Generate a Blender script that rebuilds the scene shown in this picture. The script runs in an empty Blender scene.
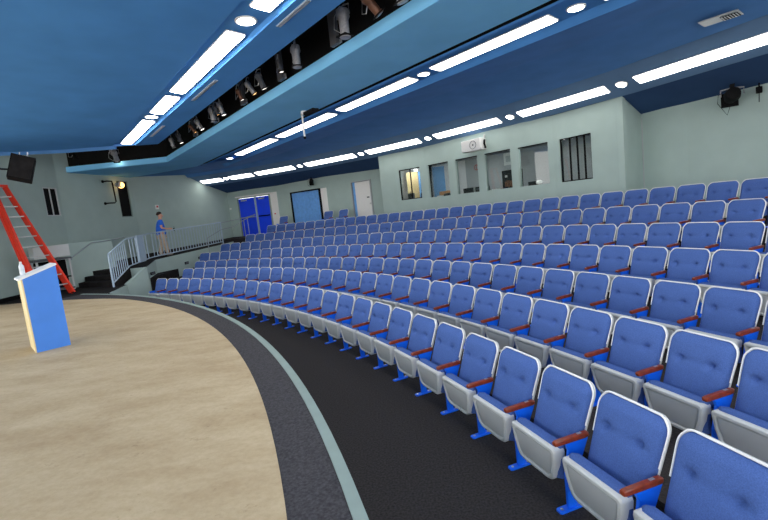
import bpy, bmesh, math, random
from mathutils import Vector, Matrix
random.seed(7)
C = bpy.context.scene.collection
SC = bpy.context.scene
PI = math.pi
R_ = math.radians

# ------------------------------------------------------------------ materials
def nodes(m):
    m.use_nodes = True
    nt = m.node_tree
    return nt, nt.nodes['Principled BSDF']

def srgb(r, g, b):
    f = lambda c: (c / 255 / 12.92) if c / 255 <= .04045 else ((c / 255 + .055) / 1.055) ** 2.4
    return (f(r), f(g), f(b), 1)

def mat(name, col, rough=.6, metal=0, var=.12, scale=12, bump=0, bscale=None, spec=.5, detail=4):
    m = bpy.data.materials.new(name)
    nt, b = nodes(m)
    b.inputs['Roughness'].default_value = rough
    b.inputs['Metallic'].default_value = metal
    b.inputs['Specular IOR Level'].default_value = spec
    tc = nt.nodes.new('ShaderNodeTexCoord')
    n = nt.nodes.new('ShaderNodeTexNoise')
    n.inputs['Scale'].default_value = scale
    n.inputs['Detail'].default_value = detail
    nt.links.new(tc.outputs['Object'], n.inputs['Vector'])
    r = nt.nodes.new('ShaderNodeValToRGB')
    c = Vector(col[:3])
    r.color_ramp.elements[0].position = .3
    r.color_ramp.elements[1].position = .7
    r.color_ramp.elements[0].color = (*(c * (1 - var)), 1)
    r.color_ramp.elements[1].color = (*(c * (1 + var)), 1)
    nt.links.new(n.outputs['Fac'], r.inputs['Fac'])
    nt.links.new(r.outputs['Color'], b.inputs['Base Color'])
    if bump:
        n2 = nt.nodes.new('ShaderNodeTexNoise')
        n2.inputs['Scale'].default_value = bscale or scale * 4
        n2.inputs['Detail'].default_value = 3
        nt.links.new(tc.outputs['Object'], n2.inputs['Vector'])
        bp = nt.nodes.new('ShaderNodeBump')
        bp.inputs['Strength'].default_value = bump
        bp.inputs['Distance'].default_value = .01
        nt.links.new(n2.outputs['Fac'], bp.inputs['Height'])
        nt.links.new(bp.outputs['Normal'], b.inputs['Normal'])
    return m

def emit(name, col, s):
    m = bpy.data.materials.new(name)
    nt, b = nodes(m)
    b.inputs['Base Color'].default_value = (.8, .8, .8, 1)
    b.inputs['Emission Color'].default_value = col
    b.inputs['Emission Strength'].default_value = s
    return m

M = {}
M['fabric'] = mat('blue_fabric', srgb(78, 105, 166), .95, var=.22, scale=160, bump=.5, bscale=420, spec=.1, detail=6)
M['shell'] = mat('grey_plastic', srgb(206, 207, 203), .42, var=.03, scale=9)
M['shell_shaded'] = mat('grey_plastic_shaded', srgb(180, 181, 179), .5, var=.03, scale=9)  # shell grey darkened: shade of the recessed pan panel beside its lit rim
M['rim'] = mat('white_piping', srgb(238, 238, 234), .4, var=.03, scale=9)
M['wood'] = mat('red_wood', srgb(126, 50, 22), .28, var=.35, scale=22)
M['bluesteel'] = mat('blue_steel', srgb(14, 110, 248), .4, var=.04, scale=6)
M['silver'] = mat('silver', srgb(200, 200, 200), .35, metal=.8, var=.03)
M['carpet'] = mat('dark_carpet', srgb(55, 52, 52), .95, var=.4, scale=55, bump=.5, bscale=260, spec=.1, detail=8)
M['ringcarpet'] = mat('grey_carpet', srgb(73, 71, 73), .95, var=.35, scale=60, bump=.5, bscale=260, spec=.1, detail=8)
M['black'] = mat('black_paint', srgb(13, 13, 14), .75, var=.2, spec=.15)
M['blacktop'] = mat('black_matt_floor', srgb(38, 36, 36), .9, var=.3, scale=5, spec=.1)
M['wall'] = mat('grey_green_wall', srgb(171, 190, 184), .75, var=.035, scale=2.2, bump=.08, bscale=90, spec=.25)
M['wallpale'] = mat('pale_wall', srgb(196, 200, 198), .75, var=.03, scale=3)
M['trim'] = mat('green_grey_trim', srgb(134, 152, 145), .5, var=.05, scale=7)
M['ceil'] = mat('blue_ceiling', srgb(84, 148, 218), .85, var=.07, scale=1.3, spec=.05)
M['ceil_lit'] = mat('blue_ceiling_lit', srgb(132, 204, 252), .85, var=.05, scale=1.3, spec=.05)  # ceiling blue lightened to carry flash brightness on broad panel and fascia
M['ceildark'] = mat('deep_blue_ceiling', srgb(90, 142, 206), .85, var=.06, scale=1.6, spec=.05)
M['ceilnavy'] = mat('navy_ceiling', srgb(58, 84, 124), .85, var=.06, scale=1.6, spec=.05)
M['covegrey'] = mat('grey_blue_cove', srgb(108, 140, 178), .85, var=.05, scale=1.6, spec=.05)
M['lightwhite'] = emit('lamp_diffuser', (1, .98, .95, 1), 5.8)
M['lightfront'] = emit('front_lamp_diffuser', (1, .98, .95, 1), 17)
M['boothfill'] = emit('booth_fill_lens', (1, .98, .96, 1), 22)  # glow of the lamps added to lighten the booth windows
M['downlight'] = emit('downlight_glow', (1, .97, .9, 1), 12)
M['warmlamp'] = emit('warm_lamp', (1, .5, .12, 1), 3.2)
M['spotlens'] = emit('lit_spot_lens', (1, .82, .6, 1), 14)
M['paleglow'] = emit('pale_lamp', (1, .95, .85, 1), 1.6)
M['white'] = mat('white_paint', srgb(240, 239, 235), .5, var=.02)
M['door'] = mat('blue_door', srgb(14, 70, 252), .4, var=.05, scale=4)
M['curtain'] = mat('blue_curtain', srgb(116, 174, 234), .8, var=.1, scale=8)
M['rail'] = mat('pale_blue_rail', srgb(172, 192, 208), .4, var=.04)
M['pipe'] = mat('grey_handrail', srgb(150, 160, 166), .35, metal=.3, var=.05)
M['podium'] = mat('blue_podium', srgb(66, 132, 222), .55, var=.05, scale=3)
M['cream'] = mat('cream_wood', srgb(226, 206, 150), .5, var=.08, scale=8)
M['red'] = mat('red_fibreglass', srgb(226, 54, 30), .4, var=.06)
M['alu'] = mat('aluminium', srgb(205, 205, 200), .35, metal=.5, var=.05)
M['skin'] = mat('skin', srgb(214, 160, 134), .55, var=.04)
M['hair'] = mat('dark_hair', srgb(42, 28, 22), .7, var=.2, scale=60)
M['tshirt'] = mat('blue_shirt', srgb(40, 110, 226), .85, var=.08)
M['khaki'] = mat('khaki_cloth', srgb(206, 186, 160), .85, var=.08)
M['shoe'] = mat('shoe_leather', srgb(170, 160, 150), .6, var=.1)
M['tan'] = mat('tan_panel', srgb(216, 190, 140), .6, var=.05)
M['silvergrey'] = mat('grey_lamp_body', srgb(165, 165, 168), .4, metal=.3, var=.2, scale=30)
M['postgrey'] = mat('dark_grey_post', srgb(84, 86, 92), .6, var=.12)
M['boothgrey'] = mat('booth_grey', srgb(172, 176, 178), .8, var=.04)
M['boothwhite'] = mat('booth_white', srgb(236, 236, 236), .8, var=.02)
M['copper'] = mat('copper_lamp_body', srgb(122, 84, 66), .45, metal=.3, var=.2, scale=20)
M['brown'] = mat('brown_stuff', srgb(150, 96, 62), .7, var=.4, scale=20)
M['redmark'] = mat('red_mark', srgb(190, 60, 60), .5, var=.05)
M['orangebox'] = mat('orange_cardboard', srgb(214, 150, 90), .7, var=.1)
M['bottle'] = mat('clear_plastic', srgb(214, 222, 228), .15, var=.1, scale=20)

def glass_mat():
    m = bpy.data.materials.new('window_glass')
    m.use_nodes = True
    nt = m.node_tree
    nt.nodes.clear()
    o = nt.nodes.new('ShaderNodeOutputMaterial')
    mx = nt.nodes.new('ShaderNodeMixShader')
    t = nt.nodes.new('ShaderNodeBsdfTransparent')
    t.inputs['Color'].default_value = (.86, .9, .9, 1)
    g = nt.nodes.new('ShaderNodeBsdfGlossy')
    g.inputs['Roughness'].default_value = .02
    fr = nt.nodes.new('ShaderNodeFresnel')
    fr.inputs['IOR'].default_value = 1.5
    nt.links.new(fr.outputs[0], mx.inputs[0])
    nt.links.new(t.outputs[0], mx.inputs[1])
    nt.links.new(g.outputs[0], mx.inputs[2])
    nt.links.new(mx.outputs[0], o.inputs[0])
    return m
M['glass'] = glass_mat()

def stage_mat():
    m = bpy.data.materials.new('scuffed_stage_paint')
    nt, b = nodes(m)
    b.inputs['Roughness'].default_value = .7
    b.inputs['Specular IOR Level'].default_value = .25
    tc = nt.nodes.new('ShaderNodeTexCoord')
    def noise(scale, stretch, detail=6, rough=.6):
        mp = nt.nodes.new('ShaderNodeMapping')
        mp.inputs['Scale'].default_value = stretch
        mp.inputs['Rotation'].default_value = (0, 0, .5)
        nt.links.new(tc.outputs['Object'], mp.inputs['Vector'])
        n = nt.nodes.new('ShaderNodeTexNoise')
        n.inputs['Scale'].default_value = scale
        n.inputs['Detail'].default_value = detail
        n.inputs['Roughness'].default_value = rough
        nt.links.new(mp.outputs[0], n.inputs['Vector'])
        return n
    def ramp(src, p0, c0, p1, c1):
        r = nt.nodes.new('ShaderNodeValToRGB')
        r.color_ramp.elements[0].position = p0
        r.color_ramp.elements[0].color = c0
        r.color_ramp.elements[1].position = p1
        r.color_ramp.elements[1].color = c1
        nt.links.new(src.outputs['Fac'], r.inputs['Fac'])
        return r
    def mix(kind, a, b_, f=1):
        x = nt.nodes.new('ShaderNodeMix')
        x.data_type = 'RGBA'
        x.blend_type = kind
        x.inputs[0].default_value = f
        nt.links.new(a.outputs[0] if a.bl_idname != 'ShaderNodeMix' else a.outputs[2], x.inputs[6])
        nt.links.new(b_.outputs[0], x.inputs[7])
        return x
    base = ramp(noise(1.1, (1, 2.2, 1), 8, .7), .3, srgb(174, 150, 114), .72, srgb(206, 187, 152))
    fine = ramp(noise(26, (1, 1, 1), 8, .75), .25, (.72, .68, .62, 1), .6, (1, 1, 1, 1))
    spots = ramp(noise(7, (1, 1.5, 1), 10, .8), .29, (.5, .42, .32, 1), .40, (1, 1, 1, 1))
    x = mix('MULTIPLY', base, fine, .55)
    x = mix('MULTIPLY', x, spots, .85)
    nt.links.new(x.outputs[2], b.inputs['Base Color'])
    return m
M['stage'] = stage_mat()

# ------------------------------------------------------------------ mesh helpers
class MB:
    def __init__(self):
        self.v, self.f = [], []
    def add(self, vs, fs):
        o = len(self.v)
        self.v += [tuple(p) for p in vs]
        self.f += [tuple(o + i for i in q) for q in fs]
        return self
    def box(self, c, s, rz=0, m=None):
        hx, hy, hz = s[0] / 2, s[1] / 2, s[2] / 2
        vs = [Vector((x, y, z)) for x in (-hx, hx) for y in (-hy, hy) for z in (-hz, hz)]
        if m is not None:
            vs = [m @ p for p in vs]
        elif rz:
            q = Matrix.Rotation(rz, 3, 'Z')
            vs = [q @ p for p in vs]
        c = Vector(c)
        return self.add([p + c for p in vs], [(0, 1, 3, 2), (4, 6, 7, 5), (0, 4, 5, 1), (2, 3, 7, 6), (0, 2, 6, 4), (1, 5, 7, 3)])
    def quad(self, *p):
        return self.add(p, [tuple(range(len(p)))])
    def prism(self, poly, z0, z1):
        n = len(poly)
        zf = lambda z, p: z(p) if callable(z) else z
        vs = [(p[0], p[1], zf(z0, p)) for p in poly] + [(p[0], p[1], zf(z1, p)) for p in poly]
        fs = [tuple(range(n - 1, -1, -1)), tuple(range(n, 2 * n))]
        fs += [(i, (i + 1) % n, n + (i + 1) % n, n + i) for i in range(n)]
        return self.add(vs, fs)
    def tube(self, pts, r, n=8, closed=False, r2=None):
        pts = [Vector(p) for p in pts]
        rings = []
        up = Vector((0, 0, 1))
        for i, p in enumerate(pts):
            if closed:
                d = pts[(i + 1) % len(pts)] - pts[i - 1]
            else:
                d = pts[min(i + 1, len(pts) - 1)] - pts[max(i - 1, 0)]
            d.normalize()
            a = d.cross(up)
            if a.length < .05:
                a = d.cross(Vector((1, 0, 0)))
            a.normalize()
            b = a.cross(d)
            rr = r if r2 is None else r + (r2 - r) * i / max(1, len(pts) - 1)
            rings.append([p + (a * math.cos(2 * PI * k / n) + b * math.sin(2 * PI * k / n)) * rr for k in range(n)])
        vs = [q for g in rings for q in g]
        fs = []
        m = len(pts)
        for i in range(m if closed else m - 1):
            for k in range(n):
                j = (i + 1) % m
                fs.append((i * n + k, i * n + (k + 1) % n, j * n + (k + 1) % n, j * n + k))
        if not closed:
            fs += [tuple(range(n - 1, -1, -1)), tuple((m - 1) * n + k for k in range(n))]
        return self.add(vs, fs)
    def lathe(self, prof, c=(0, 0, 0), n=16, m=None):
        vs, fs = [], []
        for r, z in prof:
            for k in range(n):
                p = Vector((r * math.cos(2 * PI * k / n), r * math.sin(2 * PI * k / n), z))
                vs.append((m @ p if m is not None else p) + Vector(c))
        for i in range(len(prof) - 1):
            for k in range(n):
                fs.append((i * n + k, i * n + (k + 1) % n, (i + 1) * n + (k + 1) % n, (i + 1) * n + k))
        fs += [tuple(range(n - 1, -1, -1)), tuple((len(prof) - 1) * n + k for k in range(n))]
        return self.add(vs, fs)
    def ball(self, c, r, n=12, k=8, m=None):
        r = r if hasattr(r, '__len__') else (r, r, r)
        prof = [(math.sin(PI * i / k) if 0 < i < k else .02, -math.cos(PI * i / k)) for i in range(k + 1)]
        vs, fs = [], []
        for a, z in prof:
            for j in range(n):
                p = Vector((a * math.cos(2 * PI * j / n) * r[0], a * math.sin(2 * PI * j / n) * r[1], z * r[2]))
                vs.append((m @ p if m is not None else p) + Vector(c))
        for i in range(k):
            for j in range(n):
                fs.append((i * n + j, i * n + (j + 1) % n, (i + 1) * n + (j + 1) % n, (i + 1) * n + j))
        fs += [tuple(range(n - 1, -1, -1)), tuple(k * n + j for j in range(n))]
        return self.add(vs, fs)
    def loft(self, loops, closed=True, cap0=True, cap1=True):
        n = len(loops[0])
        vs = [p for l in loops for p in l]
        fs = []
        for i in range(len(loops) - 1):
            for k in range(n if closed else n - 1):
                fs.append((i * n + k, i * n + (k + 1) % n, (i + 1) * n + (k + 1) % n, (i + 1) * n + k))
        if cap0:
            fs.append(tuple(range(n - 1, -1, -1)))
        if cap1:
            fs.append(tuple((len(loops) - 1) * n + k for k in range(n)))
        return self.add(vs, fs)
    def build(self, name, material, parent=None, smooth=False, bevel=0, loc=None, rz=0, fix=True):
        me = bpy.data.meshes.new(name)
        me.from_pydata(self.v, [], self.f)
        if fix or bevel:
            bm = bmesh.new()
            bm.from_mesh(me)
            if fix:
                bmesh.ops.recalc_face_normals(bm, faces=bm.faces)
            if bevel:
                es = [e for e in bm.edges if len(e.link_faces) == 2 and e.calc_face_angle(0) > .6]
                bmesh.ops.bevel(bm, geom=es, offset=bevel, segments=2, affect='EDGES', profile=.6)
            bm.to_mesh(me)
            bm.free()
        if smooth:
            for p in me.polygons:
                p.use_smooth = True
            try:
                me.set_sharp_from_angle(angle=R_(40))
            except Exception:
                pass
        me.materials.append(material)
        o = bpy.data.objects.new(name, me)
        C.objects.link(o)
        if parent:
            o.parent = parent
        if loc:
            o.location = loc
        if rz:
            o.rotation_euler = (0, 0, rz)
        return o

def tag(o, label, cat, group=None, kind=None):
    o['label'] = label
    o['category'] = cat
    if group:
        o['group'] = group
    if kind:
        o['kind'] = kind
    return o

def thing(name, label, cat, loc=(0, 0, 0), rz=0, group=None):
    o = bpy.data.objects.new(name, None)
    C.objects.link(o)
    o.location = loc
    o.rotation_euler = (0, 0, rz)
    return tag(o, label, cat, group)

def struct(mb, name, material, smooth=False, label=None, fix=True):
    o = mb.build(name, material, smooth=smooth, fix=fix)
    o['kind'] = 'structure'
    if label:
        o['label'] = label
    return o

def copy_tree(o, parent=None):
    c = o.copy()
    C.objects.link(c)
    c.parent = parent
    for ch in list(o.children):
        copy_tree(ch, c)
    return c

ORD = ['', 'first', 'second', 'third', 'fourth', 'fifth', 'sixth', 'seventh', 'eighth', 'ninth', 'tenth', 'eleventh', 'twelfth', 'thirteenth', 'fourteenth', 'fifteenth', 'sixteenth', 'seventeenth', 'eighteenth', 'nineteenth', 'twentieth']
ORD += ['twenty-' + x for x in ORD[1:10]] + ['thirtieth'] + ['thirty-' + x for x in ORD[1:10]]

# ------------------------------------------------------------------ plan of the theatre (metres; camera stands at x=y=0)
EYE = 2.278
CX, CY = -17.088, -2.825                     # centre of the seating arcs
RN = [19.432, 20.598, 21.871, 23.056, 24.155, 25.274, 26.363]     # back-top radius of each row
RZ = [0.0, 0.130, 0.225, 0.436, 0.681, 0.942, 1.248]              # tier floor of each row
OFF = [0.27360, 0.29441, 0.32291, 0.35358, 0.37573, 0.42042, 0.43319]
PIT = [0.5995, 0.5811, 0.5865, 0.5702, 0.5772, 0.5720, 0.5734]
NB = [26, 28, 30, 33, 33, 32, 32]
STZ = 0.78                                    # stage height
BZ = 1.62                                     # rear aisle height
def pol(th, r):
    a = R_(th)
    return (CX + r * math.cos(a), CY + r * math.sin(a))
NV = Vector((0.7747, 0.6323))                 # out from the stage, square to the front ceiling beams
UV = Vector((-0.6323, 0.7747))                # along those beams
def P(n, u, z=None):
    q = NV * n + UV * u
    return (q.x, q.y) if z is None else (q.x, q.y, z)
def sector(r0, r1, t0, t1, n=40):
    return [pol(t0 + (t1 - t0) * i / n, r1) for i in range(n + 1)] + [pol(t1 - (t1 - t0) * i / n, r0) for i in range(n + 1)]

# ------------------------------------------------------------------ stage and floors
def stage_r(th):
    return 17.166 if th < 52 else 17.166 - .92 * ((th - 52) / 15.5) ** 1.3
th = [-12 + i for i in range(0, 83)]
tan_edge = [pol(t, stage_r(t)) for t in th]
struct(MB().prism(tan_edge + [(-16, 8), (-16, -8)], -.2, STZ), 'floor_stage', M['stage'])
ring = [pol(t, stage_r(t)) for t in th if t <= 62] + [pol(t, 17.477) for t in reversed(th) if t <= 62]
struct(MB().prism(ring, -.2, STZ - .004), 'floor_stage_border', M['ringcarpet'])
struct(MB().prism(sector(17.477, 17.548, -12, 62, 74), -.2, STZ + .006), 'trim_1', M['trim'])
# black wing floor beyond the tan paint, left of the seats
wing = [pol(t, stage_r(t) + .002) for t in th if 57.5 <= t <= 70] + [(-13, 12.4), (-13, 19), (-8.6, 19), (-8.2, 15.0), (-8.34, 14.0), (-8.0, 12.8), (-7.75, 11.9)]
struct(MB().prism(wing, -.2, STZ - .012), 'floor_wing', M['blacktop'])
wf = MB()
edge = [(-7.70, 11.6), (-7.98, 12.8), (-8.32, 14.0)]
for a, b in zip(edge[:-1], edge[1:]):
    wf.quad((*a, -.1), (*b, -.1), (*b, STZ - .01), (*a, STZ - .01))
struct(wf, 'trim_2', M['wall'])
# aisle floor and the seven tiers
struct(MB().prism(sector(17.55, RN[0] + .14, -6, 66, 70), -.3, 0), 'floor_aisle', M['carpet'])
for k in range(1, 7):
    struct(MB().prism(sector(RN[k - 1] + .14, RN[k] + .14, -6, 69.5, 72), -.3, RZ[k]), 'floor_tier', M['carpet'])
struct(MB().prism(sector(RN[6] + .14, 29.2, -6, 70.5, 72), -.3, BZ), 'floor_rear_aisle', M['carpet'])
# one intermediate aisle step in front of each tier beside the ramp
for k in range(1, 7):
    t0 = math.degrees(OFF[k] + (NB[k] - 1) * PIT[k] / RN[k]) + .8
    r = RN[k - 1] + .14
    struct(MB().prism(sector(r - .28, r, t0 - .2, t0 + 6, 8), RZ[k - 1], (RZ[k - 1] + RZ[k]) / 2), 'floor_aisle_step', M['blacktop'])

# ramp up to the blue doors
def rampz(p):
    return min(1.2 + max(0, p[1] - 14.8) * .045, BZ + .02)
ramp = [(-8.14, 15.0), (-8.85, 17.0), (-7.47, 21.0), (-7.15, 23.6), (-6.4, 24.15), (-8.3, 24.7), (-10.8, 19.8), (-11.3, 16.3), (-9.9, 15.9), (-8.9, 15.0)]
struct(MB().prism(ramp, -.2, lambda p: rampz(p) - .012), 'floor_ramp', M['wall'])
top = [(x, y) for x, y in ramp]
struct(MB().prism(top, lambda p: rampz(p) - .011, rampz), 'floor_ramp_carpet', M['blacktop'])
# three black steps from the wing floor up to the ramp
for i in range(3):
    f = i / 3
    a = Vector((-8.45, 13.75)).lerp(Vector((-8.75, 15.0)), f)
    b = Vector((-10.25, 14.55)).lerp(Vector((-10.35, 15.75)), f)
    st = [tuple(a), (-8.72, 15.05), (-9.6, 15.8), (-10.4, 15.85), tuple(b)]
    struct(MB().prism(st, STZ - .01, STZ + .15 * (i + 1)), 'floor_stair_step', M['blacktop'])
# sloping side of the stair
struct(MB().add([(-8.14, 15.0, 0), (-8.14, 15.0, 1.2), (-8.30, 14.0, .80), (-8.30, 14.0, 0), (-8.24, 15.0, 0), (-8.24, 15.0, 1.2), (-8.4, 14.0, .80), (-8.4, 14.0, 0)],
       [(0, 1, 2, 3), (4, 5, 6, 7), (0, 1, 5, 4), (1, 2, 6, 5), (2, 3, 7, 6), (0, 3, 7, 4)]), 'trim_3', M['wall'])

# ------------------------------------------------------------------ walls
def wall(name, p0, p1, z0, z1, holes=(), thick=.16, material=None, back=True):
    """front face on p0->p1 with the room on the right-hand side; holes are (s0, s1, za, zb)"""
    p0, p1 = Vector(p0), Vector(p1)
    d = p1 - p0
    L = d.length
    d /= L
    nrm = Vector((-d.y, d.x))
    mb = MB()
    xs = sorted({0, L, *[h[0] for h in holes], *[h[1] for h in holes]})
    zs = sorted({z0, z1, *[h[2] for h in holes], *[h[3] for h in holes]})
    def pt(s, z, t):
        q = p0 + d * s + nrm * t
        return (q.x, q.y, z)
    for t in ((0, thick) if back else (0,)):
        for a, b in zip(xs[:-1], xs[1:]):
            for c, e in zip(zs[:-1], zs[1:]):
                if any(h[0] <= a + 1e-6 and b <= h[1] + 1e-6 and h[2] <= c + 1e-6 and e <= h[3] + 1e-6 for h in holes):
                    continue
                mb.quad(pt(a, c, t), pt(b, c, t), pt(b, e, t), pt(a, e, t))
    for s0, s1, a, b in list(holes) + [(0, L, z0, z1)]:
        mb.quad(pt(s0, a, 0), pt(s0, b, 0), pt(s0, b, thick), pt(s0, a, thick))
        mb.quad(pt(s1, a, 0), pt(s1, b, 0), pt(s1, b, thick), pt(s1, a, thick))
        mb.quad(pt(s0, a, 0), pt(s1, a, 0), pt(s1, a, thick), pt(s0, a, thick))
        mb.quad(pt(s0, b, 0), pt(s1, b, 0), pt(s1, b, thick), pt(s0, b, thick))
    o = mb.build(name, material or M['wall'], fix=False)
    o['kind'] = 'structure'
    def frame(s, z, t=0):
        return pt(s, z, t)
    return frame, math.atan2(d.y, d.x)

WL = [(-11.22, 10.4), (-11.3, 12.0), (-11.4, 16.1), (-10.8, 19.8), (-8.3, 24.7)]
RW = [(-8.3, 24.7), (-5.23, 23.53), (0.7, 20.0)]
BT = [(0.22, 18.8), (1.98, 17.27), (5.42, 13.32), (6.56, 11.6)]
H1 = 6.6
wall('wall_left', WL[0], WL[1], 0, H1)
f_w1, a_w1 = wall('wall_left', WL[1], WL[2], 0, H1, [(3.3, 3.98, 3.29, 4.29)])
f_w2, a_w2 = wall('wall_left', WL[2], WL[3], 0, H1, [(2.85, 3.53, 3.14, 4.71)])
f_w3, a_w3 = wall('wall_left', WL[3], WL[4], 0, H1)
f_bd, a_bd = wall('wall_back', RW[0], RW[1], 0, H1, [(.62, 2.76, BZ, 3.74)])
f_bc, a_bc = wall('wall_back', RW[1], RW[2], 0, H1, [(.86, 2.86, BZ, 3.66), (4.72, 5.84, BZ, 3.72)])
Wz0, Wz1 = 2.53, 3.78
f_b1, a_b1 = wall('wall_booth', BT[0], BT[1], 0, 4.62, [(1.0, 2.06, Wz0 + .03, Wz1)])
f_b2, a_b2 = wall('wall_booth', BT[1], BT[2], 0, 4.62, [(.12, 1.14, Wz0, Wz1), (1.48, 2.45, Wz0, Wz1), (2.75, 3.76, Wz0, Wz1), (4.03, 5.05, Wz0 - .01, Wz1 - .02)])
f_b3, a_b3 = wall('wall_booth', BT[2], BT[3], 0, 4.62, [(.19, 1.17, Wz0 - .03, Wz1 - .02)])
wall('wall_booth', BT[3], (7.5, 12.36), 0, 4.62)
wall('wall_booth', (0.7, 20.0), BT[0], 0, 4.62)
wall('wall_right', (7.5, 12.36), (8.08, 11.37), 0, 5)
wall('wall_right', (8.08, 11.37), (9.75, 8.0), 0, 5)
wall('wall_right', (9.75, 8.0), (10.2, 6.6), 0, 5)
wall('wall_booth_side', (8.15, 13.5), (7.42, 12.4), BZ - .1, 4.0, material=M['boothgrey'])
# knee wall beside the stair, black base along the left wall
struct(MB().prism([(-10.72, 14.55), (-9.75, 15.95), (-9.87, 16.03), (-10.84, 14.63)], STZ - .02, EYE + .0), 'wall_knee', M['wall'])
struct(MB().prism([(-11.27, 12.0), (-11.2, 12.0), (-11.24, 14.9), (-11.36, 14.9)], STZ - .02, STZ + .11), 'baseboard_left', M['black'])
struct(MB().prism([(-11.19, 10.4), (-11.12, 10.4), (-11.2, 12.0), (-11.27, 12.0)], STZ - .02, STZ + .11), 'baseboard_left', M['black'])

# booth interior: floor, rear wall, ceiling, partition
bi = [BT[0], BT[1], BT[2], BT[3]]
bo = [(2.0, 20.7), (3.9, 19.0), (7.45, 14.8), (8.05, 13.35)]
bq = [(0.40, 18.85), f_b1(2.33, 0, .06)[:2], f_b2(5.2, 0, .06)[:2], (6.68, 11.85)]
struct(MB().prism([*bq, *reversed(bo)], 3.97, 4.0), 'ceiling_booth', M['boothgrey'])
struct(MB().prism([*bq, *reversed(bo)], BZ - .1, BZ), 'floor_booth', M['carpet'])
for i in range(3):
    wall('wall_booth_rear', bo[i], bo[i + 1], BZ - .1, 4.0, material=M['boothwhite'] if i == 0 else M['boothgrey'])
wall('wall_booth_side', (bo[0][0] - .3, bo[0][1]), (BT[0][0] + .25, BT[0][1]), BZ - .1, 4.0, material=M['boothwhite'])

def window(n, f, ang, s0, s1, z0, z1, mullions=(), frame_mat='black', fw=.03, pane='glass', t0=.06, side=True):
    w = bpy.data.objects.new('window_%d' % n, None)
    C.objects.link(w)
    w['kind'] = 'structure'
    w.location = f(s0, z0, t0)
    w.rotation_euler = (0, 0, ang)
    W, H = s1 - s0, z1 - z0
    fr = MB()
    bars = [(W / 2, H - fw / 2, W, fw)]
    if side:
        bars += [(W / 2, fw / 2, W, fw), (fw / 2, H / 2, fw, H - 2 * fw), (W - fw / 2, H / 2, fw, H - 2 * fw)]
    for x, z, sx, sz in bars:
        fr.box((x, 0, z), (sx, .05, sz))
    fr.build('window_frame', M[frame_mat], w)
    for x in mullions:
        MB().box((x, 0, H / 2), (.028, .05, H - 2 * fw)).build('mullion', M[frame_mat], w)
    MB().box((W / 2, .012, H / 2), (W - .01, .006, H - .01)).build('pane', M[pane], w)
    return w
window(1, f_w1, a_w1, 3.3, 3.98, 3.29, 4.29, (.34,), 'wallpale', .035, 'black', .03)
window(2, f_w2, a_w2, 2.85, 3.53, 3.14, 4.71, (), 'trim', .035, 'black', .03)
window(3, f_b1, a_b1, 1.0, 2.06, Wz0 + .03, Wz1, (.55,))
window(4, f_b2, a_b2, .12, 1.14, Wz0, Wz1, side=False)
window(5, f_b2, a_b2, 1.48, 2.45, Wz0, Wz1, side=False)
window(6, f_b2, a_b2, 2.75, 3.76, Wz0, Wz1, side=False)
window(7, f_b2, a_b2, 4.03, 5.05, Wz0 - .01, Wz1 - .02, side=False)
window(8, f_b3, a_b3, .19, 1.17, Wz0 - .03, Wz1 - .02, (.3, .53, .75))

# ------------------------------------------------------------------ doors of the rear wall
d1 = bpy.data.objects.new('door_1', None)
C.objects.link(d1)
d1['kind'] = 'structure'
d1.location = f_bd(.62, BZ, .05)
d1.rotation_euler = (0, 0, a_bd)
DW, DH = 2.14, 3.74 - BZ
fr = MB()
for x, z, sx, sz in ((DW / 2, DH - .02, DW, .04), (.025, DH / 2, .05, DH), (DW - .04, DH / 2, .08, DH)):
    fr.box((x, 0, z), (sx, .12, sz))
fr.build('door_frame', M['trim'], d1)
MB().box((1.16, -.01, DH / 2), (.09, .1, DH - .04)).build('centre_post', M['rail'], d1)
for x0, x1 in ((.06, 1.11), (1.21, 2.05)):
    lf = MB().box(((x0 + x1) / 2, .02, (DH - .05) / 2), (x1 - x0, .05, DH - .06)).build('door_leaf', M['door'], d1, bevel=.006)
    MB().box(((x0 + x1) / 2, -.045, 1.02), (x1 - x0 - .12, .05, .05)).build('push_bar', M['pipe'] if x0 < 1 else M['black'], lf, bevel=.008)
    MB().box((x0 + .36, -.04, DH - .17), (.36, .06, .06)).build('door_closer', M['silver'], lf, bevel=.008)
# white strip of wall beside the doors
q0, q1 = f_bd(2.79, BZ, -.012), f_bd(3.22, BZ, -.012)
q2, q3 = f_bd(3.22, BZ, .01), f_bd(2.79, BZ, .01)
struct(MB().prism([q[:2] for q in (q0, q1, q2, q3)], BZ, 3.82), 'trim_4', M['white'])
q0, q1, q2, q3 = f_bd(.5, BZ, -.012), f_bd(2.79, BZ, -.012), f_bd(2.79, BZ, .01), f_bd(.5, BZ, .01)
struct(MB().prism([q[:2] for q in (q0, q1, q2, q3)], 3.76, 3.83), 'trim_5', M['white'])
al = thing('pull_station', 'small red and white fire alarm pull on the white strip beside blue doors', 'fire alarm', f_bd(3.0, 2.68, -.012), a_bd)
MB().box((0, -.02, 0), (.12, .04, .16)).build('backplate', M['white'], al, bevel=.008)
MB().box((0, -.05, -.01), (.09, .02, .06)).build('pull_handle', M['redmark'], al, bevel=.004)
sw = thing('wall_plate', 'tiny white plate on green-grey wall left of the blue double doors', 'wall plate', f_bd(.1, 3.22, -.002), a_bd)
MB().box((0, -.012, 0), (.11, .02, .08)).build('plate', M['white'], sw, bevel=.006)
MB().box((0, -.028, 0), (.03, .012, .04)).build('switch', M['silver'], sw)

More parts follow.
